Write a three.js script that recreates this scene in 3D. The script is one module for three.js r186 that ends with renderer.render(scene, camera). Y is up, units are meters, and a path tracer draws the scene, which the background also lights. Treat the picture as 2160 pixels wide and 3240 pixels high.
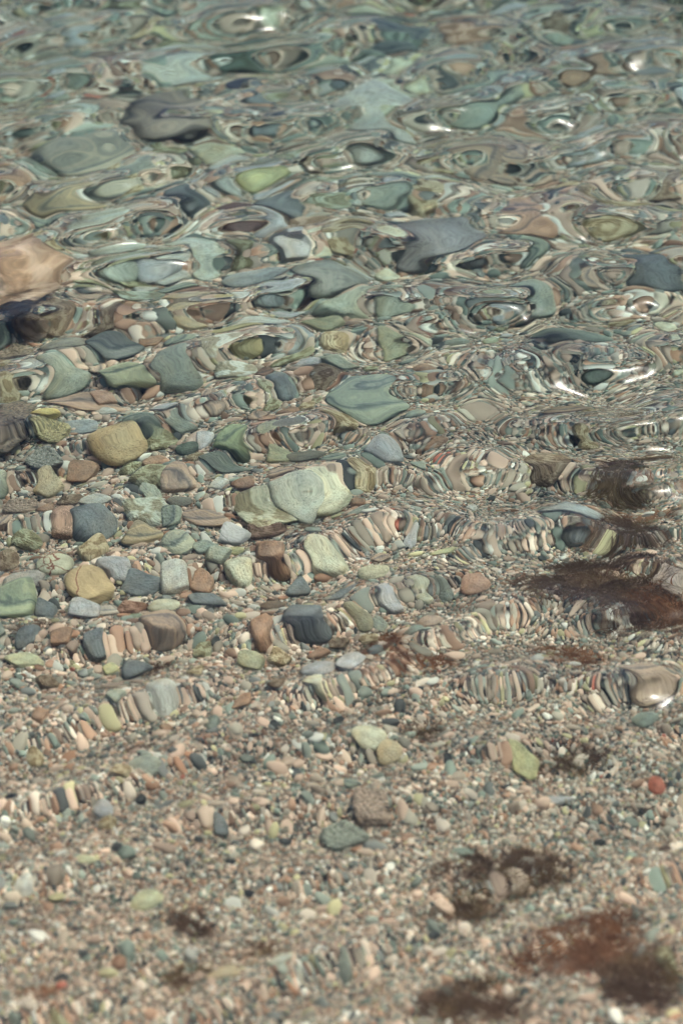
import * as THREE from 'three';
import { mergeVertices, mergeGeometries } from 'three/addons/utils/BufferGeometryUtils.js';
import { ImprovedNoise } from 'three/addons/math/ImprovedNoise.js';

// ---------- camera, sky, sun, exposure ----------
const scene = new THREE.Scene();
const camera = new THREE.PerspectiveCamera(24, 682 / 1024, 0.1, 600);
camera.position.set(0, 2.25, 0);
camera.rotation.set(-42 * Math.PI / 180, 0, 0);
camera.focus = 3.55;
camera.userData.fStop = 2.5;
const renderer = new THREE.WebGLRenderer({ antialias: true });
renderer.toneMapping = THREE.LinearToneMapping;
renderer.toneMappingExposure = 2.85;
renderer.shadowMap.enabled = true;

const sunDir = new THREE.Vector3(0.38, 1.0, -0.34).normalize();
{ // clear summer sky: pale near the horizon, blue overhead, with the sun's own aureole
  const W = 512, H = 256, d = new Float32Array(W * H * 4);
  for (let j = 0; j < H; j++) for (let i = 0; i < W; i++) {
    const el = ((j + 0.5) / H - 0.5) * Math.PI, k = Math.max(0, Math.sin(el)), t = Math.pow(1 - k, 2.2), o = (j * W + i) * 4;
    d[o] = 0.055 + 0.10 * t; d[o + 1] = 0.085 + 0.11 * t; d[o + 2] = 0.165 + 0.11 * t; d[o + 3] = 1;
    const az = ((i + 0.5) / W - 0.5) * 2 * Math.PI, c = Math.cos(el) * (Math.cos(az) * sunDir.x + Math.sin(az) * sunDir.z) + Math.sin(el) * sunDir.y, th = Math.acos(Math.min(1, c)) * 180 / Math.PI, a = 60 * Math.exp(-th / 1.3) + 0.3 * Math.exp(-th / 8);
    d[o] += a; d[o + 1] += a * 0.94; d[o + 2] += a * 0.84;
  }
  const sky = new THREE.DataTexture(d, W, H, THREE.RGBAFormat, THREE.FloatType);
  sky.mapping = THREE.EquirectangularReflectionMapping; sky.magFilter = THREE.LinearFilter; sky.needsUpdate = true;
  scene.background = sky; scene.environment = sky;
}
const sun = new THREE.DirectionalLight(new THREE.Color(1.0, 0.91, 0.77), 5);
sun.position.copy(sunDir).multiplyScalar(8).add(new THREE.Vector3(0, 0, -3));
sun.target.position.set(0, 0, -3); sun.castShadow = true; sun.shadow.mapSize.set(4096, 4096); sun.shadow.radius = 0.3;
Object.assign(sun.shadow.camera, { left: -4, right: 4, top: 4, bottom: -4, near: 0.5, far: 20 });
scene.add(sun, sun.target);

// ---------- helpers ----------
function rng(seed) { let s = seed >>> 0; return () => { s |= 0; s = s + 0x6D2B79F5 | 0; let t = Math.imul(s ^ s >>> 15, 1 | s); t = t + Math.imul(t ^ t >>> 7, 61 | t) ^ t; return ((t ^ t >>> 14) >>> 0) / 4294967296; }; }
const smooth = (a, b, x) => { const t = Math.min(1, Math.max(0, (x - a) / (b - a))); return t * t * (3 - 2 * t); };
const perlin = new ImprovedNoise(), N3 = (x, y, z) => perlin.noise(x, y, z);
const fbm = (x, y, z, n = 4) => { let s = 0, a = 0.5; for (let i = 0; i < n; i++) { s += a * N3(x, y, z); x *= 2.03; y *= 2.03; z *= 2.03; a *= 0.5; } return s; };
const used = {};
function numbered(n) { const k = used[n] = (used[n] ?? -1) + 1; return k ? `${n}_${String(k).padStart(3, '0')}` : n; }

// ---------- sea bed ----------
function depth(x, z) {
  const s = -z;
  let d = 0.10 * (s - 0.35);
  if (s > 6) d = 0.10 * 5.65 + 0.05 * (s - 6);
  d = Math.max(-0.6, Math.min(d, 2.5));
  const k = smooth(8, 5, s);
  return d + k * (0.012 * Math.sin(x * 5.1 + 1.3 * Math.sin(z * 3.1)) + 0.010 * Math.sin(z * 6.3 + x * 2.2 + 1) + 0.005 * Math.sin(x * 17 + z * 11));
}
const bedY = (x, z) => -depth(x, z);

function axis(lo, hi, step, far) {           // even steps in view, then growing steps out to far
  const a = []; for (let v = lo; v <= hi + 1e-9; v += step) a.push(v);
  let s = step, v = hi; const up = []; while (v < far) { s *= 1.2; v += s; up.push(v); }
  s = step; v = lo; const dn = []; while (v > -far) { s *= 1.2; v -= s; dn.unshift(v); }
  return [...dn, ...a, ...up];
}
function sheet(xs, zs, f) {                  // f -> [y, dydx, dydz]
  const nx = xs.length, nz = zs.length, P = new Float32Array(nx * nz * 3), N = new Float32Array(nx * nz * 3), U = new Float32Array(nx * nz * 2), I = new Uint32Array((nx - 1) * (nz - 1) * 6);
  let q = 0;
  for (let j = 0; j < nz; j++) for (let i = 0; i < nx; i++) {
    const n = j * nx + i, [y, a, b] = f(xs[i], zs[j]), l = Math.hypot(a, 1, b);
    P[n * 3] = xs[i]; P[n * 3 + 1] = y; P[n * 3 + 2] = zs[j]; N[n * 3] = -a / l; N[n * 3 + 1] = 1 / l; N[n * 3 + 2] = -b / l; U[n * 2] = xs[i]; U[n * 2 + 1] = zs[j];
    if (i < nx - 1 && j < nz - 1) { const A = n, B = n + 1, C = n + nx, D = C + 1; I[q++] = A; I[q++] = C; I[q++] = B; I[q++] = B; I[q++] = C; I[q++] = D; }
  }
  const g = new THREE.BufferGeometry();
  g.setAttribute('position', new THREE.BufferAttribute(P, 3)); g.setAttribute('normal', new THREE.BufferAttribute(N, 3)); g.setAttribute('uv', new THREE.BufferAttribute(U, 2)); g.setIndex(new THREE.BufferAttribute(I, 1));
  return g;
}
function texture(size, f, srgb = true) {     // f(u, v) -> [r, g, b], 0..1
  const d = new Uint8Array(size * size * 4);
  for (let j = 0; j < size; j++) for (let i = 0; i < size; i++) { const c = f((i + 0.5) / size, (j + 0.5) / size), o = (j * size + i) * 4; for (let k = 0; k < 3; k++) d[o + k] = Math.max(0, Math.min(255, Math.round(c[k] * 255))); d[o + 3] = 255; }
  const t = new THREE.DataTexture(d, size, size, THREE.RGBAFormat); t.magFilter = THREE.LinearFilter; t.minFilter = THREE.LinearMipmapLinearFilter; t.wrapS = t.wrapT = THREE.RepeatWrapping; if (srgb) t.colorSpace = THREE.SRGBColorSpace; t.needsUpdate = true; return t;
}
{
  const e = 0.002, r = rng(3), S = 512, grain = new Float32Array(S * S); for (let i = 0; i < S * S; i++) grain[i] = r();
  const tex = texture(S, (u, v) => { const i = Math.floor(u * S), j = Math.floor(v * S), a = grain[(j >> 1) * S + (i >> 1)], b = grain[(j >> 2) * S + (i >> 2) + 7]; const k = 0.5 + 0.25 * a + 0.25 * b; return [0.40 * k, 0.34 * k, 0.28 * k + 0.04 * a]; });
  tex.repeat.set(3, 3);
  const g = sheet(axis(-1.2, 1.2, 0.03, 150), axis(-5.4, -1.2, 0.03, 150), (x, z) => { const y = bedY(x, z); return [y, (bedY(x + e, z) - y) / e, (bedY(x, z + e) - y) / e]; });
  const o = new THREE.Mesh(g, new THREE.MeshStandardMaterial({ map: tex, roughness: 1 })); o.name = 'seabed'; o.userData = { kind: 'structure', label: 'sandy sea bed sloping away under the gravel', category: 'sea bed' }; o.receiveShadow = true; scene.add(o);
}

// ---------- water ----------
const waveSets = [];
{
  const r = rng(77);
  const set = (env, n, l0, l1, dir, spread, slope) => { const w = []; for (let i = 0; i < n; i++) { const k = 2 * Math.PI / (l0 + (l1 - l0) * r()), a = (dir + spread * (r() - 0.5)) * Math.PI / 180; w.push([k * Math.sin(a), -k * Math.cos(a), slope * Math.sqrt(2 / n) / k, r() * 6.2832]); } waveSets.push([env, w]); };
  const calm = (x, z) => 1 - 0.66 * Math.exp(-Math.pow((x + 0.42) / 0.40, 4) - Math.pow((z + 2.48) / 0.40, 4));
  const out = (x, z) => smooth(1.7, 3.0, -z + 0.5 * x);
  set((x, z) => calm(x, z) * (0.84 - 0.12 * smooth(-0.05, 0.25, x) + 0.2 * smooth(1.9, 2.4, -z + 0.3 * x)), 7, 0.095, 0.145, -16, 38, 0.15);
  set((x, z) => calm(x, z) * (0.15 + 0.85 * out(x, z)), 14, 0.10, 0.21, 0, 140, 0.17);
  set((x, z) => 1, 5, 0.35, 0.6, -10, 80, 0.03);
  set((x, z) => (0.35 + 0.65 * calm(x, z)) * (0.4 + 0.6 * out(x, z)), 16, 0.045, 0.08, -5, 120, 0.055);
}
function height(x, z) {
  let h = 0;
  for (const [env, w] of waveSets) { const e = env(x, z); if (e > 0.001) { let s = 0; for (const [kx, kz, a, p] of w) s += a * Math.sin(kx * x + kz * z + p); h += e * s; } }
  return h;
}
{
  const e = 0.0005;
  const g = sheet(axis(-1.0, 1.0, 0.006, 150), axis(-4.7, -1.3, 0.006, 150), (x, z) => {
    const far = smooth(12, 6, Math.hypot(x, z + 3)); if (far <= 0) return [0, 0, 0];
    const h = height(x, z); return [h * far, (height(x + e, z) - h) / e * far, (height(x, z + e) - h) / e * far];
  });
  const m = new THREE.MeshPhysicalMaterial({ color: 0xffffff, roughness: 0, transmission: 1, thickness: 0.5, ior: 1.333, attenuationColor: new THREE.Color(0.30, 0.475, 0.52), attenuationDistance: 1.0 });
  const o = new THREE.Mesh(g, m); o.name = 'water'; o.userData = { kind: 'structure', label: 'clear rippling shallow sea water', category: 'water' }; scene.add(o);
}

// ---------- stones ----------
function stoneGeo(kind, seed, detail) {      // a rounded polyhedron that fills -1..1 on every axis
  const r = rng(seed); let g = new THREE.IcosahedronGeometry(1, detail); g.deleteAttribute('uv'); g.deleteAttribute('normal'); g = mergeVertices(g, 1e-4);
  const cuts = [], cut = (az, el, d) => cuts.push([Math.cos(az) * Math.cos(el), Math.sin(el), Math.sin(az) * Math.cos(el), d]), j = (a) => (r() - 0.5) * a;
  let p = 6, rough = 0.03, base = 1;
  if (kind === 'round' || kind === 'egg') { p = 5; for (let i = 0; i < 7; i++) cut(r() * 6.28, j(2), 0.85 + 0.3 * r()); rough = 0.025; }
  if (kind === 'tri') { const a0 = r() * 6.28; for (let i = 0; i < 3; i++) cut(a0 + i * 2.09 + j(0.5), j(0.3), 0.58 + 0.14 * r()); cut(0, 1.57, 0.75); p = 9; }
  if (kind === 'block' || kind === 'slab') { const a0 = r() * 6.28; for (let i = 0; i < 4; i++) cut(a0 + i * 1.57 + j(0.7), j(0.35), 0.62 + 0.22 * r()); cut(a0 + j(6), 0.3, 0.8); cut(j(6), 1.57 + j(0.3), 0.66); p = 13; rough = 0.035; }
  if (kind === 'lens') { const a0 = 1.57 + j(0.3); for (let i = 0; i < 2; i++) for (const t of [-0.45, 0.45]) cut(a0 + i * 3.14 + t, j(0.3), 0.55 + 0.08 * r()); cut(0, 1.57, 0.7); p = 10; }
  if (kind === 'crag') { for (let i = 0; i < 9; i++) cut(r() * 6.28, j(2.4), 0.6 + 0.4 * r()); p = 12; rough = 0.22; }
  if (kind === 'chip') { for (let i = 0; i < 8; i++) cut(r() * 6.28, j(2.6), 0.6 + 0.35 * r()); p = 14; rough = 0; }
  const P = g.attributes.position, v = new THREE.Vector3(), o = seed * 7.31;
  for (let i = 0; i < P.count; i++) {
    v.fromBufferAttribute(P, i).normalize(); let s = base;
    for (const c of cuts) { const t = (v.x * c[0] + v.y * c[1] + v.z * c[2]) / c[3]; if (t > 0) s += Math.pow(t, p); }
    let R = Math.pow(s, -1 / p);
    if (rough) R *= 1 + rough * (1.6 * N3(v.x * 1.3 + o, v.y * 1.3, v.z * 1.3) + fbm(v.x * 3 + o, v.y * 3, v.z * 3 + 5, kind === 'crag' ? 5 : 3));
    v.multiplyScalar(R); P.setXYZ(i, v.x, v.y, v.z);
  }
  g.computeBoundingBox(); const b = g.boundingBox, c = b.getCenter(new THREE.Vector3()), h = b.getSize(new THREE.Vector3()).multiplyScalar(0.5);
  const U = new Float32Array(P.count * 2);
  for (let i = 0; i < P.count; i++) { const x = (P.getX(i) - c.x) / h.x, y = (P.getY(i) - c.y) / h.y, z = (P.getZ(i) - c.z) / h.z; P.setXYZ(i, x, y, z); const q = kind === 'crag' ? 0.34 : 0.13; U[i * 2] = 0.5 + 0.38 * x + q * y; U[i * 2 + 1] = 0.5 + 0.38 * z - q * 0.85 * y; }
  g.setAttribute('uv', new THREE.BufferAttribute(U, 2)); g.computeVertexNormals(); return g;
}
const S = 384, n2 = (u, v, f, o, k = 4) => fbm(u * f + o, v * f + o * 1.7, o, k);
const TEX = {
  plain: texture(S, (u, v) => { const d = n2(u, v, 22, 22, 3), k = (0.90 + 0.34 * n2(u, v, 3, 1) + 0.34 * n2(u, v, 46, 2, 2)) * (d < -0.2 ? 0.82 : 1), w = 0.12 * n2(u, v, 2, 23); return [k * (1 + w), k, k * (1 - w)]; }),
  speck: texture(S, (u, v) => { const a = n2(u, v, 26, 3, 2), b = n2(u, v, 34, 4, 2); let k = 0.82 + 0.3 * n2(u, v, 4, 5); if (a > 0.17) k = 1.05; if (b > 0.2) k *= 0.55; return [k, k * 0.99, k * 0.97]; }),
  band: texture(S, (u, v) => { const w = 0.35 * n2(u, v, 2.2, 6), t = (v + 0.35 * u + w) * 5; const a = fbm(t * 2.1, 3.3, 1, 4), k = 0.84 + 0.5 * a + 0.14 * n2(u, v, 40, 7, 2); return [k * (1 + 0.10 * a), k, k * (1 - 0.14 * a)]; }),
  vein: texture(S, (u, v) => { const k = 0.9 + 0.16 * n2(u, v, 4, 8) + 0.14 * n2(u, v, 40, 9, 2), w = 0.5 * n2(u, v, 2.5, 10, 3), l = Math.min(Math.abs(u * 0.6 + v + w - 0.75), Math.abs(u * 0.9 + v * 0.5 - w - 0.55), Math.abs(u - v * 0.3 + w - 0.35)), m = smooth(0.03, 0.008, l); return [k * (1 - 0.35 * m), k * (1 - 0.6 * m), k * (1 - 0.65 * m)]; }),
  quartz: texture(S, (u, v) => { const k = 0.93 + 0.12 * n2(u, v, 4, 11) + 0.14 * n2(u, v, 50, 12, 2), l = Math.abs(u + 0.08 * Math.sin(v * 7) + 0.05 * n2(u, v, 5, 13) - 0.42), m = smooth(0.012, 0.005, l) * 0.35; return [k * (1 - m), k * (1 - m), k * (1 - m)]; }),
  crack: texture(S, (u, v) => { const k = 0.88 + 0.3 * n2(u, v, 3.5, 14) + 0.14 * n2(u, v, 40, 15, 2), l = Math.abs(u + 0.04 * n2(u, v, 9, 16) + 0.08 * v - 0.52), m = smooth(0.016, 0.004, l) * 0.45; return [k * (1 - m * 0.6), k * (1 - m), k * (1 - m)]; }),
  mottle: texture(S, (u, v) => { const a = smooth(-0.12, 0.14, n2(u, v, 4.5, 17)), k = 0.70 + 0.30 * a + 0.2 * n2(u, v, 30, 18, 3); return [k * (1.06 - 0.08 * a), k, k * (0.90 + 0.1 * a)]; }),
  rough: texture(S, (u, v) => { const a = n2(u, v, 9, 19, 5), b = n2(u, v, 34, 20, 4), k = 0.80 + 0.4 * a + 0.7 * b; return [k * (1 + 0.12 * b), k, k * (1 - 0.15 * b)]; }),
};
const bumpTex = (() => { const d = new Float32Array(S * S * 4); for (let j = 0; j < S; j++) for (let i = 0; i < S; i++) { const u = (i + 0.5) / S, v = (j + 0.5) / S, k = 0.5 + 0.5 * n2(u, v, 14, 21, 5), o = (j * S + i) * 4; d[o] = d[o + 1] = d[o + 2] = k; d[o + 3] = 1; } const t = new THREE.DataTexture(d, S, S, THREE.RGBAFormat, THREE.FloatType); t.magFilter = THREE.LinearFilter; t.wrapS = t.wrapT = THREE.RepeatWrapping; t.needsUpdate = true; return t; })();
const COL = { sage: 0x9f9f86, yellow: 0xc9ac4c, ochre: 0xbc9a63, darkgreen: 0x4d5a4b, pink: 0xc3a492, lilac: 0xa8a29e, olivegreen: 0x75805a, darkbrown: 0x6a6455, olive: 0x97906a, teal: 0x838a79, slategreen: 0x6b7162, palegrey: 0xb9b2a2, rust: 0x9f7351, palegreen: 0xaaa893, tangreen: 0xa39a7d, darkrust: 0x6c4c39, pinkbrown: 0xa98a72, tan: 0xb1986f, oliveyellow: 0xaca268, cream: 0xc4bb98, slate: 0x666967, green: 0x8a9272, pinkgrey: 0xab9c8c, brick: 0x97674c, brown: 0x84694e, salmon: 0xba8a6c, grey: 0x8e8a7c, gold: 0xab9860, bluegrey: 0x8d8f8b, sageolive: 0x979774, greygreen: 0x868876, tangrey: 0xa09580, palesage: 0xb4b5a0, white: 0xc6c0b1, purplegrey: 0x87817f, purplebrown: 0x857468, maroon: 0x5e3a33, black: 0x26282a, red: 0xb0522f, indigo: 0x39394f, limeyellow: 0xa8a270, limegrey: 0xb3ad80, olivebrown: 0x827757, redrock: 0xb08a70, furbrown: 0x86705c, brownrock: 0x9c8062 };
const tone = (h) => { const c = new THREE.Color(h), g = 0.3 * c.r + 0.59 * c.g + 0.11 * c.b; return c.lerp(new THREE.Color(g * 1.07, g, g * 0.88), 0.25); };
const mats = {};
function stoneMat(col, tex) {
  const k = col + tex; if (mats[k]) return mats[k];
  const rough = tex === 'rough' || tex === 'mottle';
  return mats[k] = new THREE.MeshStandardMaterial({ color: tone(COL[col]), map: TEX[tex], roughness: 0.75, bumpMap: bumpTex, bumpScale: rough ? 0.006 : 0.002 });
}
const shapes = {};
const shape = (kind, k) => shapes[kind + k] ??= stoneGeo(kind, 11 + k * 13 + kind.length * 101 + kind.charCodeAt(0), kind === 'crag' ? 18 : 8);
const placed = [];
function stone(name, x, z, a, b, rot, thick, col, tex, kind, k, sink, userData) {
  const o = new THREE.Mesh(shape(kind, k), stoneMat(col, tex)), h = thick * Math.min(a, b) * 1.05;
  o.name = numbered(name); o.userData = userData; o.castShadow = o.receiveShadow = true;
  const r = rng(Math.round(x * 1e4) + Math.round(z * 1e4) * 7);
  o.rotation.set((r() - 0.5) * 0.25, rot * Math.PI / 180, (r() - 0.5) * 0.25); o.scale.set(a, h, b);
  o.position.set(x, bedY(x, z) + h * (sink + 0.12), z); scene.add(o); placed.push([x, z, Math.max(a, b)]); return o;
}
// x, z, half length, half breadth, turn, colour, surface, shape, thickness, name, label
const STONES = [
 [-0.436, -2.966, 0.0364, 0.0337, 0, 'sage', 'plain', 'egg', .55, 'pebble', 'smooth sage green egg-shaped pebble above the yellow lens-shaped pebble'],
 [-0.456, -2.878, 0.0245, 0.0143, 5, 'yellow', 'plain', 'lens', .5, 'pebble', 'bright yellow lens-shaped pebble by the furry brown rock'],
 [-0.343, -2.808, 0.0417, 0.0370, 10, 'ochre', 'plain', 'round', .6, 'cobble', 'smooth rounded honey-yellow cobble beside the dark green speckled pebble'],
 [-0.235, -2.798, 0.0218, 0.0213, 15, 'darkgreen', 'speck', 'round', .55, 'pebble', 'dark green pebble speckled with paler grains under the pale pink pebble'],
 [-0.224, -2.837, 0.0155, 0.0238, -30, 'pink', 'plain', 'egg', .5, 'pebble', 'pale pink pebble touching the dark green speckled one'],
 [-0.207, -2.822, 0.0188, 0.0287, 20, 'lilac', 'plain', 'tri', .5, 'pebble', 'pale lilac grey rounded pebble wedged beside the pale pink one'],
 [-0.164, -2.810, 0.0281, 0.0361, 10, 'olivegreen', 'band', 'block', .5, 'cobble', 'mossy green blocky cobble with faint ochre streaks'],
 [-0.059, -2.792, 0.0371, 0.0281, -5, 'darkbrown', 'plain', 'egg', .55, 'cobble', 'smooth dark brown-grey oval cobble lying over an olive slab'],
 [-0.101, -2.794, 0.0232, 0.0229, 25, 'olive', 'plain', 'block', .4, 'pebble', 'olive slab half under the smooth dark oval cobble'],
 [-0.008, -2.768, 0.0205, 0.0258, 0, 'teal', 'band', 'round', .5, 'pebble', 'blue-green round pebble next to the dark oval cobble'],
 [-0.174, -2.752, 0.0356, 0.0185, -12, 'slategreen', 'plain', 'lens', .4, 'pebble', 'long flat dark green-grey pebble below the mossy green cobble'],
 [-0.185, -2.703, 0.0163, 0.0180, 0, 'palegrey', 'plain', 'block', .4, 'pebble', 'pale grey squarish pebble beside an orange-brown one'],
 [-0.144, -2.696, 0.0201, 0.0202, -20, 'rust', 'plain', 'tri', .5, 'pebble', 'orange-brown wedge-shaped pebble above the tan slab'],
 [-0.067, -2.661, 0.0393, 0.0381, 0, 'palegreen', 'plain', 'tri', .5, 'cobble', 'pale grey-green rounded triangular cobble on fine gravel'],
 [-0.116, -2.642, 0.0449, 0.0362, -10, 'tangreen', 'mottle', 'block', .35, 'cobble', 'broad tan and green slab leaning on the pale triangular cobble'],
 [-0.114, -2.605, 0.0274, 0.0257, 10, 'darkrust', 'mottle', 'block', .45, 'pebble', 'dark rusty brown pebble at the foot of the tan slab'],
 [-0.159, -2.592, 0.0241, 0.0253, 5, 'lilac', 'quartz', 'block', .6, 'cobble', 'pale lilac grey square cobble crossed by one thin vein'],
 [-0.198, -2.630, 0.0372, 0.0199, -5, 'pinkbrown', 'band', 'slab', .4, 'cobble', 'long pinkish brown layered slab above the veined lilac cobble'],
 [-0.237, -2.669, 0.0215, 0.0163, 5, 'darkbrown', 'plain', 'egg', .45, 'pebble', 'dark grey-brown oval pebble over a pale green slab'],
 [-0.288, -2.646, 0.0345, 0.0276, 8, 'palegreen', 'mottle', 'slab', .35, 'cobble', 'wide pale green flat slab beside the dark grey-brown oval'],
 [-0.287, -2.590, 0.0295, 0.0231, -8, 'tan', 'band', 'tri', .5, 'cobble', 'tan trapezoid cobble with soft brown banding'],
 [-0.238, -2.566, 0.0228, 0.0279, 20, 'sage', 'band', 'egg', .55, 'cobble', 'streaked sage green rounded cobble next to the tan banded one'],
 [-0.201, -2.560, 0.0208, 0.0191, 0, 'teal', 'plain', 'block', .45, 'pebble', 'blue-green squarish pebble between green cobble and veined lilac one'],
 [-0.154, -2.551, 0.0164, 0.0125, 0, 'oliveyellow', 'plain', 'round', .45, 'pebble', 'olive yellow small pebble below the veined lilac cobble'],
 [-0.410, -2.524, 0.0288, 0.0349, 30, 'cream', 'vein', 'egg', .6, 'cobble', 'cream green cobble crossed by wavy red veins'],
 [-0.357, -2.475, 0.0351, 0.0282, -6, 'ochre', 'crack', 'lens', .5, 'cobble', 'ochre almond-shaped cobble with a line across its middle'],
 [-0.417, -2.437, 0.0175, 0.0241, 15, 'slate', 'plain', 'block', .4, 'pebble', 'dark slate angular pebble beside the green banded block'],
 [-0.458, -2.446, 0.0302, 0.0400, -25, 'green', 'band', 'block', .5, 'cobble', 'green angular block with lengthwise bands'],
 [-0.447, -2.491, 0.0355, 0.0186, 14, 'pinkgrey', 'plain', 'slab', .4, 'cobble', 'pale pinkish grey slab lying across the green banded block'],
 [-0.324, -2.513, 0.0265, 0.0172, -12, 'lilac', 'plain', 'slab', .35, 'pebble', 'lilac grey flat angular pebble beside the dark blue slate'],
 [-0.285, -2.488, 0.0305, 0.0172, 6, 'slate', 'plain', 'slab', .35, 'cobble', 'dark blue-grey slate piece with a pointed end'],
 [-0.297, -2.435, 0.0239, 0.0222, 10, 'brick', 'mottle', 'block', .4, 'cobble', 'rough brick-brown cobble below the dark blue slate'],
 [-0.330, -2.426, 0.0190, 0.0184, -15, 'pinkgrey', 'band', 'block', .4, 'pebble', 'greyish tan streaked pebble touching the brick-brown cobble'],
 [-0.289, -2.406, 0.0128, 0.0108, 10, 'green', 'plain', 'egg', .5, 'pebble', 'small green oval pebble below the brick-brown cobble'],
 [-0.461, -2.601, 0.0231, 0.0197, 10, 'olive', 'mottle', 'round', .55, 'cobble', 'olive brown mottled rounded cobble near the salmon pink one'],
 [-0.485, -2.549, 0.0172, 0.0307, 0, 'brown', 'mottle', 'round', .6, 'cobble', 'round brown knobbly cobble by the red-veined one'],
 [-0.404, -2.632, 0.0234, 0.0222, 12, 'salmon', 'speck', 'block', .5, 'cobble', 'salmon pink cobble with white specks'],
 [-0.436, -2.658, 0.0136, 0.0197, 0, 'rust', 'plain', 'tri', .5, 'pebble', 'rusty brown wedge pebble beside the speckled salmon cobble'],
 [-0.402, -2.679, 0.0215, 0.0227, 0, 'brown', 'mottle', 'egg', .55, 'cobble', 'brown and tan mottled oval cobble behind the salmon one'],
 [-0.362, -2.671, 0.0256, 0.0181, -5, 'palegrey', 'plain', 'lens', .4, 'pebble', 'pale grey pointed flat pebble behind the wide green slab'],
 [-0.476, -2.668, 0.0297, 0.0234, -20, 'pinkbrown', 'rough', 'block', .55, 'cobble', 'pinkish brown rough block among smaller cobbles'],
 [-0.442, -2.728, 0.0236, 0.0303, -10, 'tan', 'plain', 'block', .5, 'cobble', 'tan block beside the grey-brown square block'],
 [-0.450, -2.773, 0.0277, 0.0279, 5, 'grey', 'rough', 'block', .5, 'cobble', 'grey-brown square block below the rough golden pebble'],
 [-0.450, -2.834, 0.0309, 0.0268, -5, 'gold', 'rough', 'tri', .5, 'cobble', 'rough golden olive pointed cobble below the bright yellow lens'],
 [-0.403, -2.855, 0.0309, 0.0154, -8, 'bluegrey', 'plain', 'slab', .35, 'cobble', 'blue-grey flat slab behind the honey-yellow cobble'],
 [-0.372, -2.896, 0.0155, 0.0121, 0, 'palegrey', 'plain', 'egg', .5, 'pebble', 'small whitish oval pebble under a tan triangular one'],
 [-0.374, -2.924, 0.0211, 0.0158, 0, 'salmon', 'plain', 'tri', .5, 'pebble', 'tan orange triangular pebble on top of the whitish oval'],
 [-0.343, -2.975, 0.0453, 0.0315, 0, 'sageolive', 'band', 'block', .5, 'cobble', 'sage olive rectangular cobble beside the egg-shaped green one'],
 [-0.264, -2.983, 0.0350, 0.0417, 20, 'greygreen', 'plain', 'block', .5, 'cobble', 'grey-green angular block next to the sage rectangle'],
 [-0.361, -3.057, 0.0393, 0.0323, 5, 'slate', 'band', 'egg', .5, 'cobble', 'dark slate blue oval cobble next to a tan one'],
 [-0.441, -3.061, 0.0424, 0.0328, 0, 'tangrey', 'plain', 'egg', .5, 'cobble', 'grey tan oval cobble beside the dark slate blue one'],
 [-0.336, -3.185, 0.0593, 0.0503, -8, 'teal', 'mottle', 'slab', .35, 'boulder', 'large teal green slab in front of the reddish rock'],
 [-0.390, -3.353, 0.0521, 0.0586, 0, 'palesage', 'plain', 'round', .5, 'boulder', 'large pale sage rounded boulder with faint spots'],
 [-0.455, -3.321, 0.0226, 0.0275, 0, 'white', 'plain', 'egg', .5, 'cobble', 'whitish egg-shaped cobble beside the pale sage boulder'],
 [-0.499, -3.306, 0.0241, 0.0221, 0, 'greygreen', 'plain', 'slab', .4, 'cobble', 'flat grey-green cobble near the whitish egg'],
 [-0.175, -3.017, 0.0430, 0.0398, 0, 'white', 'mottle', 'round', .45, 'cobble', 'bright cream white cobble in the ripples'],
 [-0.116, -3.001, 0.0208, 0.0315, 0, 'darkrust', 'band', 'block', .45, 'cobble', 'dark brown-teal cobble next to the cream white one'],
 [-0.023, -3.136, 0.0363, 0.0299, 10, 'olive', 'plain', 'lens', .45, 'cobble', 'olive brown lens-shaped cobble beyond the white slabs'],
 [-0.131, -3.141, 0.0468, 0.0260, -8, 'white', 'plain', 'slab', .35, 'cobble', 'flat white cobble lying beside the olive lens'],
 [-0.093, -3.202, 0.0402, 0.0164, 5, 'lilac', 'plain', 'lens', .35, 'cobble', 'long thin lilac cobble above the flat white one'],
 [-0.173, -3.108, 0.0429, 0.0243, -22, 'gold', 'plain', 'lens', .4, 'cobble', 'long yellow olive cobble slanting by the flat white one'],
 [-0.252, -3.153, 0.0326, 0.0203, 0, 'tan', 'plain', 'lens', .4, 'cobble', 'tan brown flat cobble near the teal slab'],
 [-0.073, -3.091, 0.0219, 0.0146, 0, 'bluegrey', 'plain', 'egg', .45, 'pebble', 'blue-grey little oval pebble below the flat white cobble'],
 [-0.140, -3.255, 0.0550, 0.0430, 0, 'bluegrey', 'plain', 'round', .45, 'boulder', 'blue-grey smooth boulder under strong ripples'],
 [-0.031, -3.267, 0.0481, 0.0436, 5, 'grey', 'plain', 'egg', .45, 'boulder', 'plain grey boulder next to the blue-grey one'],
 [0.087, -3.201, 0.0274, 0.0244, 0, 'sage', 'plain', 'egg', .5, 'cobble', 'sage cobble alone in a ripple crest'],
 [0.174, -3.375, 0.0799, 0.0598, -4, 'purplegrey', 'plain', 'egg', .45, 'boulder', 'largest purple-grey smooth boulder on the gravel'],
 [0.058, -3.787, 0.0602, 0.0783, 0, 'palegrey', 'plain', 'tri', .5, 'boulder', 'pale grey triangular boulder, the brightest in deep water'],
 [-0.227, -3.674, 0.0359, 0.0320, 0, 'cream', 'plain', 'egg', .5, 'cobble', 'cream oval cobble in front of the brown whorled boulder'],
 [-0.307, -3.969, 0.0584, 0.0335, 0, 'palegrey', 'plain', 'slab', .4, 'boulder', 'pale grey flat boulder in the deepest water'],
 [-0.320, -3.798, 0.0804, 0.0719, 0, 'purplebrown', 'band', 'egg', .45, 'boulder', 'big brown-purple boulder with curved bands'],
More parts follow.
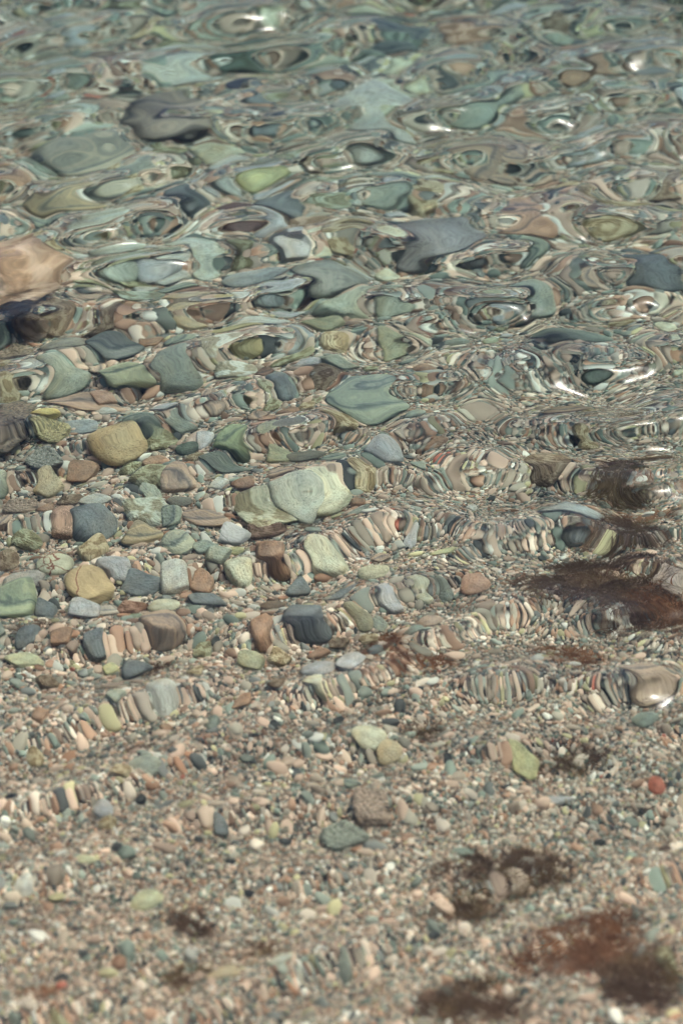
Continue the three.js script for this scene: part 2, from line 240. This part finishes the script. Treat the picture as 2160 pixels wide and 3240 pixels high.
 [-0.189, -3.469, 0.0463, 0.0335, -5, 'maroon', 'plain', 'block', .35, 'cobble', 'dark maroon red angular cobble'],
 [-0.219, -3.562, 0.0061, 0.0068, 0, 'black', 'plain', 'egg', .5, 'pebble', 'tiny black pebble behind the maroon cobble'],
 [-0.465, -3.752, 0.0443, 0.0286, 0, 'palesage', 'plain', 'tri', .4, 'cobble', 'pale sage triangular cobble left of the banded boulder'],
 [-0.151, -3.652, 0.0282, 0.0319, 0, 'oliveyellow', 'plain', 'round', .5, 'cobble', 'olive sage cobble near the cream oval'],
 [-0.119, -3.644, 0.0094, 0.0092, 0, 'red', 'plain', 'egg', .5, 'pebble', 'small vivid red-orange pebble beside the olive sage cobble'],
 [-0.196, -3.906, 0.0180, 0.0171, 0, 'indigo', 'plain', 'egg', .5, 'pebble', 'dark indigo pebble in deep water'],
 [-0.151, -3.911, 0.0294, 0.0295, 0, 'cream', 'mottle', 'round', .5, 'cobble', 'cream tan cobble beside the dark indigo pebble'],
 [-0.175, -4.033, 0.0772, 0.0382, 0, 'darkgreen', 'mottle', 'egg', .4, 'boulder', 'dark green-brown boulder far out in deep water'],
 [0.082, -3.091, 0.0163, 0.0249, 0, 'olive', 'plain', 'tri', .5, 'pebble', 'olive grey wedge pebble in the gravel hollow'],
 [0.242, -3.114, 0.0185, 0.0246, 0, 'sageolive', 'plain', 'round', .5, 'pebble', 'olive round pebble among striped ripples'],
 [0.343, -2.639, 0.0402, 0.0343, 0, 'bluegrey', 'plain', 'block', .4, 'boulder', 'large smooth blue-grey rectangular stone beside the dark seaweed'],
 [0.040, -2.499, 0.0286, 0.0274, 0, 'cream', 'speck', 'round', .5, 'cobble', 'pale yellow-cream round cobble in a ripple crest'],
 [0.155, -2.549, 0.0247, 0.0115, 0, 'limeyellow', 'plain', 'slab', .4, 'pebble', 'flat yellow-green pebble lying on fine gravel'],
 [0.185, -2.480, 0.0224, 0.0236, 0, 'salmon', 'plain', 'round', .5, 'cobble', 'orange tan round cobble near the thin seaweed'],
 [0.027, -2.404, 0.0152, 0.0150, -20, 'olivebrown', 'plain', 'egg', .5, 'pebble', 'olive brown oval pebble resting on bare gravel'],
 [0.124, -2.391, 0.0219, 0.0221, 10, 'pinkbrown', 'plain', 'egg', .5, 'cobble', 'brown-grey cobble leaning on a teal pebble'],
 [0.105, -2.372, 0.0127, 0.0152, 0, 'teal', 'plain', 'egg', .5, 'pebble', 'teal pebble under the brown-grey cobble'],
 [0.255, -2.819, 0.0141, 0.0109, 0, 'darkrust', 'plain', 'egg', .5, 'pebble', 'lone red-brown pebble in the rippled gravel'],
 [0.143, -2.815, 0.0140, 0.0102, 0, 'rust', 'plain', 'egg', .5, 'pebble', 'rusty flat pebble in fine gravel'],
 [-0.124, -2.319, 0.0185, 0.0198, 30, 'olive', 'plain', 'lens', .45, 'pebble', 'slanted olive long pebble in a ripple of gravel'],
 [-0.435, -2.320, 0.0277, 0.0140, 4, 'limegrey', 'plain', 'slab', .4, 'cobble', 'pale yellow-green slab on the gravel'],
 [-0.319, -2.318, 0.0137, 0.0170, 0, 'oliveyellow', 'plain', 'block', .5, 'pebble', 'olive squarish pebble near a small seaweed tuft'],
 [-0.101, -2.436, 0.0191, 0.0150, 0, 'brown', 'plain', 'egg', .45, 'pebble', 'plain brown oval pebble on fine gravel'],
 [-0.252, -2.106, 0.0210, 0.0120, 5, 'greygreen', 'plain', 'egg', .45, 'pebble', 'grey-green oval pebble in bare gravel'],
 [0.038, -2.054, 0.0258, 0.0250, -10, 'pinkbrown', 'rough', 'block', .4, 'cobble', 'pinkish brown slab leaning over the dark olive one'],
 [0.003, -2.007, 0.0322, 0.0259, 0, 'greygreen', 'rough', 'slab', .4, 'cobble', 'dark olive-grey slab half buried in gravel'],
 [0.037, -2.171, 0.0219, 0.0172, 0, 'cream', 'plain', 'round', .5, 'cobble', 'cream rounded cobble touching a tan one in shallow water'],
 [0.061, -2.154, 0.0161, 0.0146, 0, 'tan', 'plain', 'egg', .5, 'pebble', 'tan pebble touching the cream cobble in shallow water'],
 [0.408, -2.236, 0.0195, 0.0245, 0, 'teal', 'plain', 'egg', .5, 'cobble', 'teal olive cobble under a round ripple'],
 [0.239, -2.140, 0.0179, 0.0255, 15, 'oliveyellow', 'plain', 'slab', .4, 'cobble', 'yellow olive elongated cobble stretched by a ripple'],
 [-0.242, -1.896, 0.0219, 0.0142, 20, 'limegrey', 'plain', 'egg', .45, 'cobble', 'yellow-green oval cobble in the shallowest gravel'],
 [-0.141, -1.781, 0.0241, 0.0135, 0, 'tan', 'plain', 'tri', .4, 'cobble', 'tan flat cobble in the shallowest gravel'],
 [-0.070, -1.790, 0.0173, 0.0099, 15, 'palegreen', 'plain', 'lens', .45, 'pebble', 'pale grey-green pebble near the tan flat cobble'],
 [-0.170, -2.190, 0.0104, 0.0192, 10, 'slategreen', 'plain', 'egg', .5, 'pebble', 'dark grey-green upright pebble in gravel'],
 [0.283, -2.074, 0.0211, 0.0070, 0, 'lilac', 'plain', 'slab', .4, 'pebble', 'pale lilac thin pebble in shallow gravel'],
 [0.413, -2.099, 0.0101, 0.0123, 0, 'red', 'plain', 'egg', .5, 'pebble', 'orange-red pebble in shallow gravel'],
 [0.413, -1.991, 0.0098, 0.0100, 0, 'darkrust', 'plain', 'egg', .5, 'pebble', 'deep red-brown pebble close to the shallow seaweed'],
 [-0.318, -1.943, 0.0141, 0.0078, 0, 'limegrey', 'plain', 'egg', .45, 'pebble', 'pale yellow pebble in the shallow gravel'],
 [-0.113, -1.910, 0.0087, 0.0060, -20, 'black', 'plain', 'egg', .5, 'pebble', 'small black oblong pebble by the yellow-green oval'],
 [-0.425, -2.055, 0.0079, 0.0065, 0, 'black', 'plain', 'round', .5, 'pebble', 'small round black pebble in the shallow gravel'],
 [0.470, -2.490, 0.0195, 0.0200, 30, 'pink', 'plain', 'slab', .4, 'cobble', 'pink slab at the edge of the dark seaweed'],
 [0.415, -2.294, 0.0337, 0.0192, 10, 'pinkbrown', 'band', 'slab', .4, 'cobble', 'pinkish brown streaked slab on shallow gravel'],
 [0.532, -3.126, 0.0221, 0.0361, 0, 'cream', 'plain', 'round', .5, 'cobble', 'cream cobble with an ochre spot in the ripples'],
 [0.309, -2.762, 0.0373, 0.0334, 0, 'brown', 'mottle', 'egg', .45, 'cobble', 'dark brown cobble lying before the seaweed'],
 [0.252, -3.898, 0.0745, 0.0424, 0, 'greygreen', 'plain', 'lens', .4, 'boulder', 'dark grey-green long boulder in deep water'],
 [0.102, -4.083, 0.0516, 0.0384, 0, 'slate', 'band', 'egg', .45, 'boulder', 'slate blue banded boulder far out'],
 [0.251, -4.113, 0.0635, 0.0426, 0, 'salmon', 'mottle', 'egg', .45, 'boulder', 'orange cream mottled boulder far out'],
 [0.441, -3.679, 0.0468, 0.0399, 0, 'bluegrey', 'mottle', 'lens', .4, 'boulder', 'blue-grey mottled boulder in deep water'],
 [0.523, -3.270, 0.0434, 0.0308, 0, 'slate', 'plain', 'egg', .45, 'boulder', 'slate grey boulder in the deeper ripples'],
 [0.580, -4.012, 0.0530, 0.0392, 0, 'purplegrey', 'plain', 'slab', .4, 'boulder', 'purple-grey flat boulder far out in deep water'],
 [0.489, -3.469, 0.0678, 0.0338, 0, 'tan', 'mottle', 'slab', .35, 'boulder', 'long tan slab in the deeper ripples'],
 [-0.071, -3.419, 0.0450, 0.0348, 0, 'pinkbrown', 'mottle', 'egg', .45, 'boulder', 'pink-brown mottled boulder beside the maroon cobble'],
 [-0.474, -3.494, 0.0574, 0.0393, 0, 'tan', 'band', 'lens', .45, 'boulder', 'tan banded boulder below the white ring ripple'],
 [-0.456, -3.634, 0.0783, 0.0532, 0, 'tangrey', 'band', 'slab', .4, 'boulder', 'long grey-tan banded slab in the rippled water'],
 [0.089, -3.553, 0.0501, 0.0299, 0, 'greygreen', 'plain', 'slab', .4, 'boulder', 'grey-green flat boulder among white pebbles'],
 [0.045, -2.922, 0.0513, 0.0380, 0, 'teal', 'band', 'round', .45, 'boulder', 'teal banded boulder seen through whorled ripples'],
 [0.386, -3.091, 0.0526, 0.0302, 0, 'slategreen', 'plain', 'egg', .4, 'boulder', 'slate green boulder seen through striped ripples'],
 [0.344, -2.893, 0.0410, 0.0339, 0, 'brown', 'band', 'egg', .45, 'boulder', 'brown banded boulder seen through ripples'],
 [-0.238, -3.304, 0.0294, 0.0355, 0, 'palesage', 'plain', 'block', .5, 'cobble', 'pale sage square cobble by the sage boulder'],
 [-0.341, -3.954, 0.0246, 0.0253, 0, 'teal', 'plain', 'egg', .5, 'cobble', 'teal cobble touching the pale grey flat boulder'],
 [0.320, -3.416, 0.0413, 0.0321, 0, 'salmon', 'band', 'block', .4, 'boulder', 'salmon streaked boulder beside the purple-grey one'],
 [-0.042, -3.549, 0.0462, 0.0323, 0, 'sage', 'mottle', 'egg', .4, 'boulder', 'sage mottled boulder near the pale triangular one'],
 [-0.551, -3.213, 0.0936, 0.1203, 10, 'redrock', 'mottle', 'crag', .6, 'rock', 'large rough reddish brown rock with dark pits rising beside the teal slab'],
 [-0.521, -2.859, 0.0512, 0.0728, 0, 'furbrown', 'rough', 'crag', .7, 'rock', 'rough dark brown rock furred with algae beside the bright yellow lens'],
 [-0.524, -3.047, 0.0316, 0.0516, 20, 'brownrock', 'rough', 'crag', .6, 'rock', 'craggy brown rock between the reddish rock and the furred one'],
 [-0.516, -3.150, 0.0425, 0.0291, 0, 'redrock', 'mottle', 'crag', .4, 'rock', 'low reddish ledge at the foot of the large reddish rock'],
 [-0.398, -2.917, 0.0647, 0.0221, -8, 'redrock', 'band', 'slab', .25, 'boulder', 'flat rust-brown slab behind the bright yellow lens'],
];
STONES.forEach(([x, z, a, b, rot, col, tex, kind, thick, name, label], i) => stone(name, x, z, a, b, rot, thick, col, tex, kind, i % 5, 0.62, { label, category: name }));
{ // loose pebbles between them; those told apart by nothing share a label
  const r = rng(2024), sorts = [['sage', 'plain', 'sage green'], ['tan', 'mottle', 'tan'], ['greygreen', 'plain', 'grey-green'], ['pinkbrown', 'band', 'pinkish brown'], ['palegrey', 'plain', 'pale grey'], ['slate', 'plain', 'slate blue'], ['olive', 'mottle', 'olive'], ['rust', 'plain', 'rusty'], ['cream', 'plain', 'cream'], ['lilac', 'plain', 'lilac grey'], ['teal', 'band', 'bluish green'], ['brown', 'mottle', 'dark brown']], kinds = [['egg', 'oval'], ['block', 'blocky'], ['tri', 'three-cornered'], ['slab', 'flat'], ['round', 'rounded'], ['lens', 'pointed'], ['block', 'blocky']];
  const short = (l) => l.split(/ (?:above|by|beside|under|touching|wedged|with|lying|half|next|below|at|crossed|between|over|leaning|on|behind|near|in|among|of|seen|before|alone|resting|close|stretched|furred|rising|far|slanting|beyond|to)[ ,]|,/)[0];
  const taken = new Set(); let n = 0, tries = 0;
  while (n < 258 && tries++ < 60000) {
    const z = -1.65 - 2.7 * r(), x = (r() - 0.5) * 0.30 * Math.hypot(z, 2.4);
    const cob = smooth(0.2, -0.1, x) * smooth(2.15, 2.45, -z) * smooth(3.6, 3.1, -z), want = 0.03 + 0.97 * cob + 0.25 * smooth(2.8, 3.4, -z); if (r() > want) continue;
    const a = (0.011 + 0.018 * r() * r()) * (1 + 0.75 * cob + 0.9 * smooth(2.9, 3.6, -z)), b = a * (0.6 + 0.35 * r());
    if (placed.some(([px, pz, pr]) => Math.hypot(px - x, pz - z) < pr * 0.75 + a * 0.62)) continue;
    const [col, tex, word] = sorts[Math.floor(r() * sorts.length)], [kind, form] = kinds[Math.floor(r() * kinds.length)];
    const near = STONES.map((t) => [Math.hypot(t[0] - x, t[1] - z) - Math.max(t[2], t[3]) * 0.5, t]).filter((t) => t[0] < 0.2).sort((p, q) => p[0] - q[0]), names = near.map((t) => `small ${form} ${word} pebble beside the ${short(t[1][10])}`);
    const label = names.find((l) => !taken.has(l)) ?? `small ${form} ${word} pebble lying loose in the gravel`; taken.add(label);
    stone('pebble', x, z, a, b, r() * 360, 0.5 + 0.15 * r(), col, tex, kind, Math.floor(r() * 5), 0.5, { label, category: 'pebble', group: `small ${form} ${word} pebbles` }); n++;
  }
}

// ---------- gravel ----------
const palette = [[0xbd9c82, 3.4], [0x9e907b, 2.4], [0x878a7a, 2.2], [0xcaa287, 4.4], [0xa97a5b, 2.8], [0xd6bda5, 2.8], [0x72716a, 1.6], [0xb5a672, 1], [0x9e6a47, 0.7], [0xd8cfbf, 1.2], [0x7c8676, 1.8], [0x3f403d, 0.9], [0xa8917a, 2], [0xb4563a, 0.06]].map(([h, w]) => [tone(h), w]);
const total = palette.reduce((a, c) => a + c[1], 0);
const pick = (r) => { let u = r() * total; for (const c of palette) { u -= c[1]; if (u <= 0) return c[0]; } return palette[0][0]; };
function scatter(name, label, V, detail, spots, seed) {
  const r = rng(seed), M = new THREE.Matrix4(), q = new THREE.Quaternion(), E = new THREE.Euler(), s = new THREE.Vector3(), p = new THREE.Vector3(), col = new THREE.Color();
  const lists = Array.from({ length: V }, () => []); for (const t of spots) lists[Math.floor(r() * V)].push(t);
  const mat = new THREE.MeshStandardMaterial({ color: 0xffffff, roughness: 0.8 }), all = new THREE.Group(); all.name = name; all.userData = { kind: 'stuff', label, category: name }; scene.add(all);
  lists.forEach((L, k) => {
    const o = new THREE.InstancedMesh(stoneGeo(k % 3 ? 'chip' : 'egg', seed * 10 + k, detail), mat, L.length);
    L.forEach(([x, z, a, lift], i) => {
      E.set((r() - 0.5) * 0.9, r() * 6.28, (r() - 0.5) * 0.9); q.setFromEuler(E); s.set(a * (0.85 + 0.7 * r()), a * (0.4 + 0.35 * r()), a * (0.65 + 0.4 * r())); p.set(x, bedY(x, z) + s.y * lift, z);
      o.setMatrixAt(i, M.compose(p, q, s)); const f = 0.42 + 0.74 * r(); o.setColorAt(i, col.copy(pick(r)).multiplyScalar(f));
    });
    o.name = 'pebble_mix'; o.userData = { kind: 'stuff' }; o.castShadow = o.receiveShadow = true; all.add(o);
  });
}
{
  const r = rng(5), fine = [], small = [];
  for (let z = -1.2; z > -5.1;) {
    const cell = 0.0036 + 0.0009 * Math.max(0, -z - 2), hw = 0.283 / 2 * Math.hypot(z, 2.5) + 0.42;
    for (let x = -hw; x < hw; x += cell) fine.push([x + (r() - 0.5) * cell, z + (r() - 0.5) * cell, cell * (0.42 + 0.75 * Math.pow(r(), 2.5)), 0.1 + 1.3 * r()]);
    z -= cell;
  }
  for (let i = 0; i < 48000; i++) {
    const z = -1.25 - 3.7 * r(), x = (r() - 0.5) * (0.283 * Math.hypot(z, 2.5) + 0.8), d = 0.25 + 0.75 * smooth(0.2, -0.3, x) * smooth(1.9, 2.4, -z) + 0.6 * smooth(2.7, 3.3, -z) + 0.6 * fbm(x * 5, z * 5, 2);
    if (r() > d) continue;
    small.push([x, z, (0.0042 + 0.0068 * Math.pow(r(), 3)) * (1 + 0.5 * smooth(2.7, 3.6, -z)), 0.45]);
  }
  scatter('gravel', 'fine mixed gravel covering the sea bed', 8, 1, fine, 31);
  scatter('shingle', 'small mixed pebbles strewn over the gravel', 6, 2, small, 47);
  console.log('gravel', fine.length, small.length);
}

// ---------- seaweed ----------
function clumpGeo(seed, count) {             // a matted tuft of thin filaments, radius 1, height 1
  const r = rng(seed), P = [], I = [], seg = 5;
  for (let f = 0; f < count; f++) {
    const a0 = r() * 6.283, r0 = 0.55 * Math.sqrt(r()); let x = Math.cos(a0) * r0, z = Math.sin(a0) * r0, y = 0, az = a0 + (r() - 0.5) * 2.4, el = 0.3 + 0.9 * r();
    const len = (0.5 + 0.9 * r()) / seg, w = 0.012 + 0.014 * r(), b = P.length / 3;
    for (let k = 0; k <= seg; k++) {
      const ww = w * (1 - 0.75 * k / seg), sx = -Math.sin(az) * ww, sz = Math.cos(az) * ww;
      P.push(x - sx, y, z - sz, x + sx, y + ww * 0.6, z + sz);
      x += Math.cos(az) * Math.cos(el) * len; z += Math.sin(az) * Math.cos(el) * len; y = Math.max(0.02, y + Math.sin(el) * len); el -= 0.15 + 0.55 * r(); az += (r() - 0.5) * 1.3;
      if (k < seg) { const n = b + k * 2; I.push(n, n + 1, n + 2, n + 1, n + 3, n + 2); }
    }
  }
  const g = new THREE.BufferGeometry(); g.setAttribute('position', new THREE.Float32BufferAttribute(P, 3)); g.setIndex(I); g.computeVertexNormals(); return g;
}
const WEED = [ // x, z, half width, half length, fronds, height, label
 [0.379, -2.483, 0.084, 0.066, 46, .05, 'thick dark brown seaweed clump, the largest on the gravel'],
 [0.419, -2.612, 0.040, 0.042, 15, .045, 'dark brown seaweed clump above the largest clump'],
 [0.421, -2.734, 0.024, 0.037, 9, .05, 'upright dark seaweed tuft behind the other clumps'],
 [0.456, -2.438, 0.041, 0.039, 16, .045, 'reddish brown seaweed clump beside the largest clump'],
 [0.463, -2.664, 0.035, 0.016, 5, .025, 'thin reddish brown seaweed strand on pale gravel'],
 [0.475, -2.780, 0.033, 0.014, 4, .025, 'thin olive seaweed strand behind the upright dark tuft'],
 [0.289, -2.479, 0.028, 0.029, 5, .02, 'sparse brown seaweed wisps beside the largest clump'],
 [0.344, -2.547, 0.028, 0.020, 5, .03, 'low brown seaweed fringe along the largest clump'],
 [0.093, -2.319, 0.060, 0.009, 7, .018, 'long flat strip of reddish brown seaweed on gravel'],
 [0.058, -2.355, 0.015, 0.017, 3, .03, 'small rusty seaweed tuft behind the flat strip'],
 [0.328, -2.337, 0.024, 0.017, 5, .025, 'low reddish seaweed patch on rippled gravel'],
 [-0.264, -2.306, 0.012, 0.013, 3, .025, 'small round brown seaweed tuft on bare gravel'],
 [-0.421, -2.384, 0.015, 0.014, 3, .025, 'small brown seaweed tuft below the slate pebble'],
 [0.107, -2.184, 0.013, 0.016, 3, .03, 'small brown seaweed tuft beside the cream cobble'],
 [0.303, -2.154, 0.032, 0.017, 5, .02, 'faint brown seaweed patch in shallow water'],
 [0.206, -1.950, 0.063, 0.022, 12, .03, 'wide thin brown seaweed patch in shallow water'],
 [0.149, -1.895, 0.027, 0.018, 6, .03, 'dark brown seaweed patch beside the wide thin one'],
 [0.246, -1.973, 0.036, 0.015, 6, .025, 'brown seaweed patch behind the wide thin one'],
 [0.293, -1.810, 0.060, 0.018, 11, .03, 'reddish brown seaweed band in very shallow water'],
 [0.356, -1.761, 0.039, 0.038, 12, .04, 'dark brown seaweed clump in very shallow water'],
 [0.158, -1.737, 0.054, 0.028, 12, .035, 'broad soft brown seaweed clump in the shallowest water'],
 [0.329, -1.855, 0.026, 0.015, 5, .025, 'small brown seaweed patch beside the reddish brown band'],
 [-0.188, -1.862, 0.013, 0.015, 4, .03, 'small dark seaweed tuft in the shallowest gravel'],
 [-0.188, -1.774, 0.012, 0.017, 4, .03, 'small dark brown seaweed tuft near the tan flat cobble'],
 [-0.102, -1.808, 0.034, 0.014, 4, .015, 'thin brown seaweed film over gravel by the tan cobble'],
 [-0.259, -2.136, 0.010, 0.011, 2, .02, 'tiny brown seaweed tuft behind the grey-green oval pebble'],
 [-0.361, -1.741, 0.010, 0.010, 2, .02, 'tiny rusty seaweed tuft in the shallowest gravel'],
];
{
  const geos = [1, 2, 3, 4].map((k) => clumpGeo(900 + k, 190)), r = rng(64);
  const m = [0x553d2b, 0x684229, 0x7a4f30, 0x5f482b].map((c) => new THREE.MeshStandardMaterial({ color: c, roughness: 0.9, side: THREE.DoubleSide }));
  WEED.forEach(([x, z, a, b, n, h, label]) => {
    const t = new THREE.Group(); t.name = numbered('seaweed'); t.position.set(x, bedY(x, z), z); t.userData = { label, category: 'seaweed', group: 'brown seaweed on the sea bed' }; scene.add(t);
    const red = /redd|rust/.test(label), cr = Math.max(0.016, Math.min(0.035, 1.15 * Math.sqrt(a * b / n) + 0.008));
    for (let i = 0; i < n; i++) {
      const q = Math.pow((i + 0.5) / n, 0.62) * (0.8 + 0.5 * r()), an = i * 2.39996 + (r() - 0.5), px = q * Math.cos(an) * a + (r() - 0.5) * 0.012, pz = q * Math.sin(an) * b * 0.9 + (r() - 0.5) * 0.012;
      const f = new THREE.Mesh(geos[Math.floor(r() * 4)], m[red ? 1 + Math.floor(r() * 2) : r() < 0.75 ? 0 : 3]); f.name = 'frond'; const s = cr * (0.8 + 0.5 * r());
      f.position.set(px, bedY(x + px, z + pz) - bedY(x, z), pz); f.rotation.y = (r() - 0.5) * 1.2; f.scale.set(s * (1.1 + 0.9 * r()), h * (0.5 + 0.6 * r()), s * (0.6 + 0.4 * r())); f.castShadow = f.receiveShadow = true; t.add(f);
    }
  });
}
renderer.render(scene, camera);
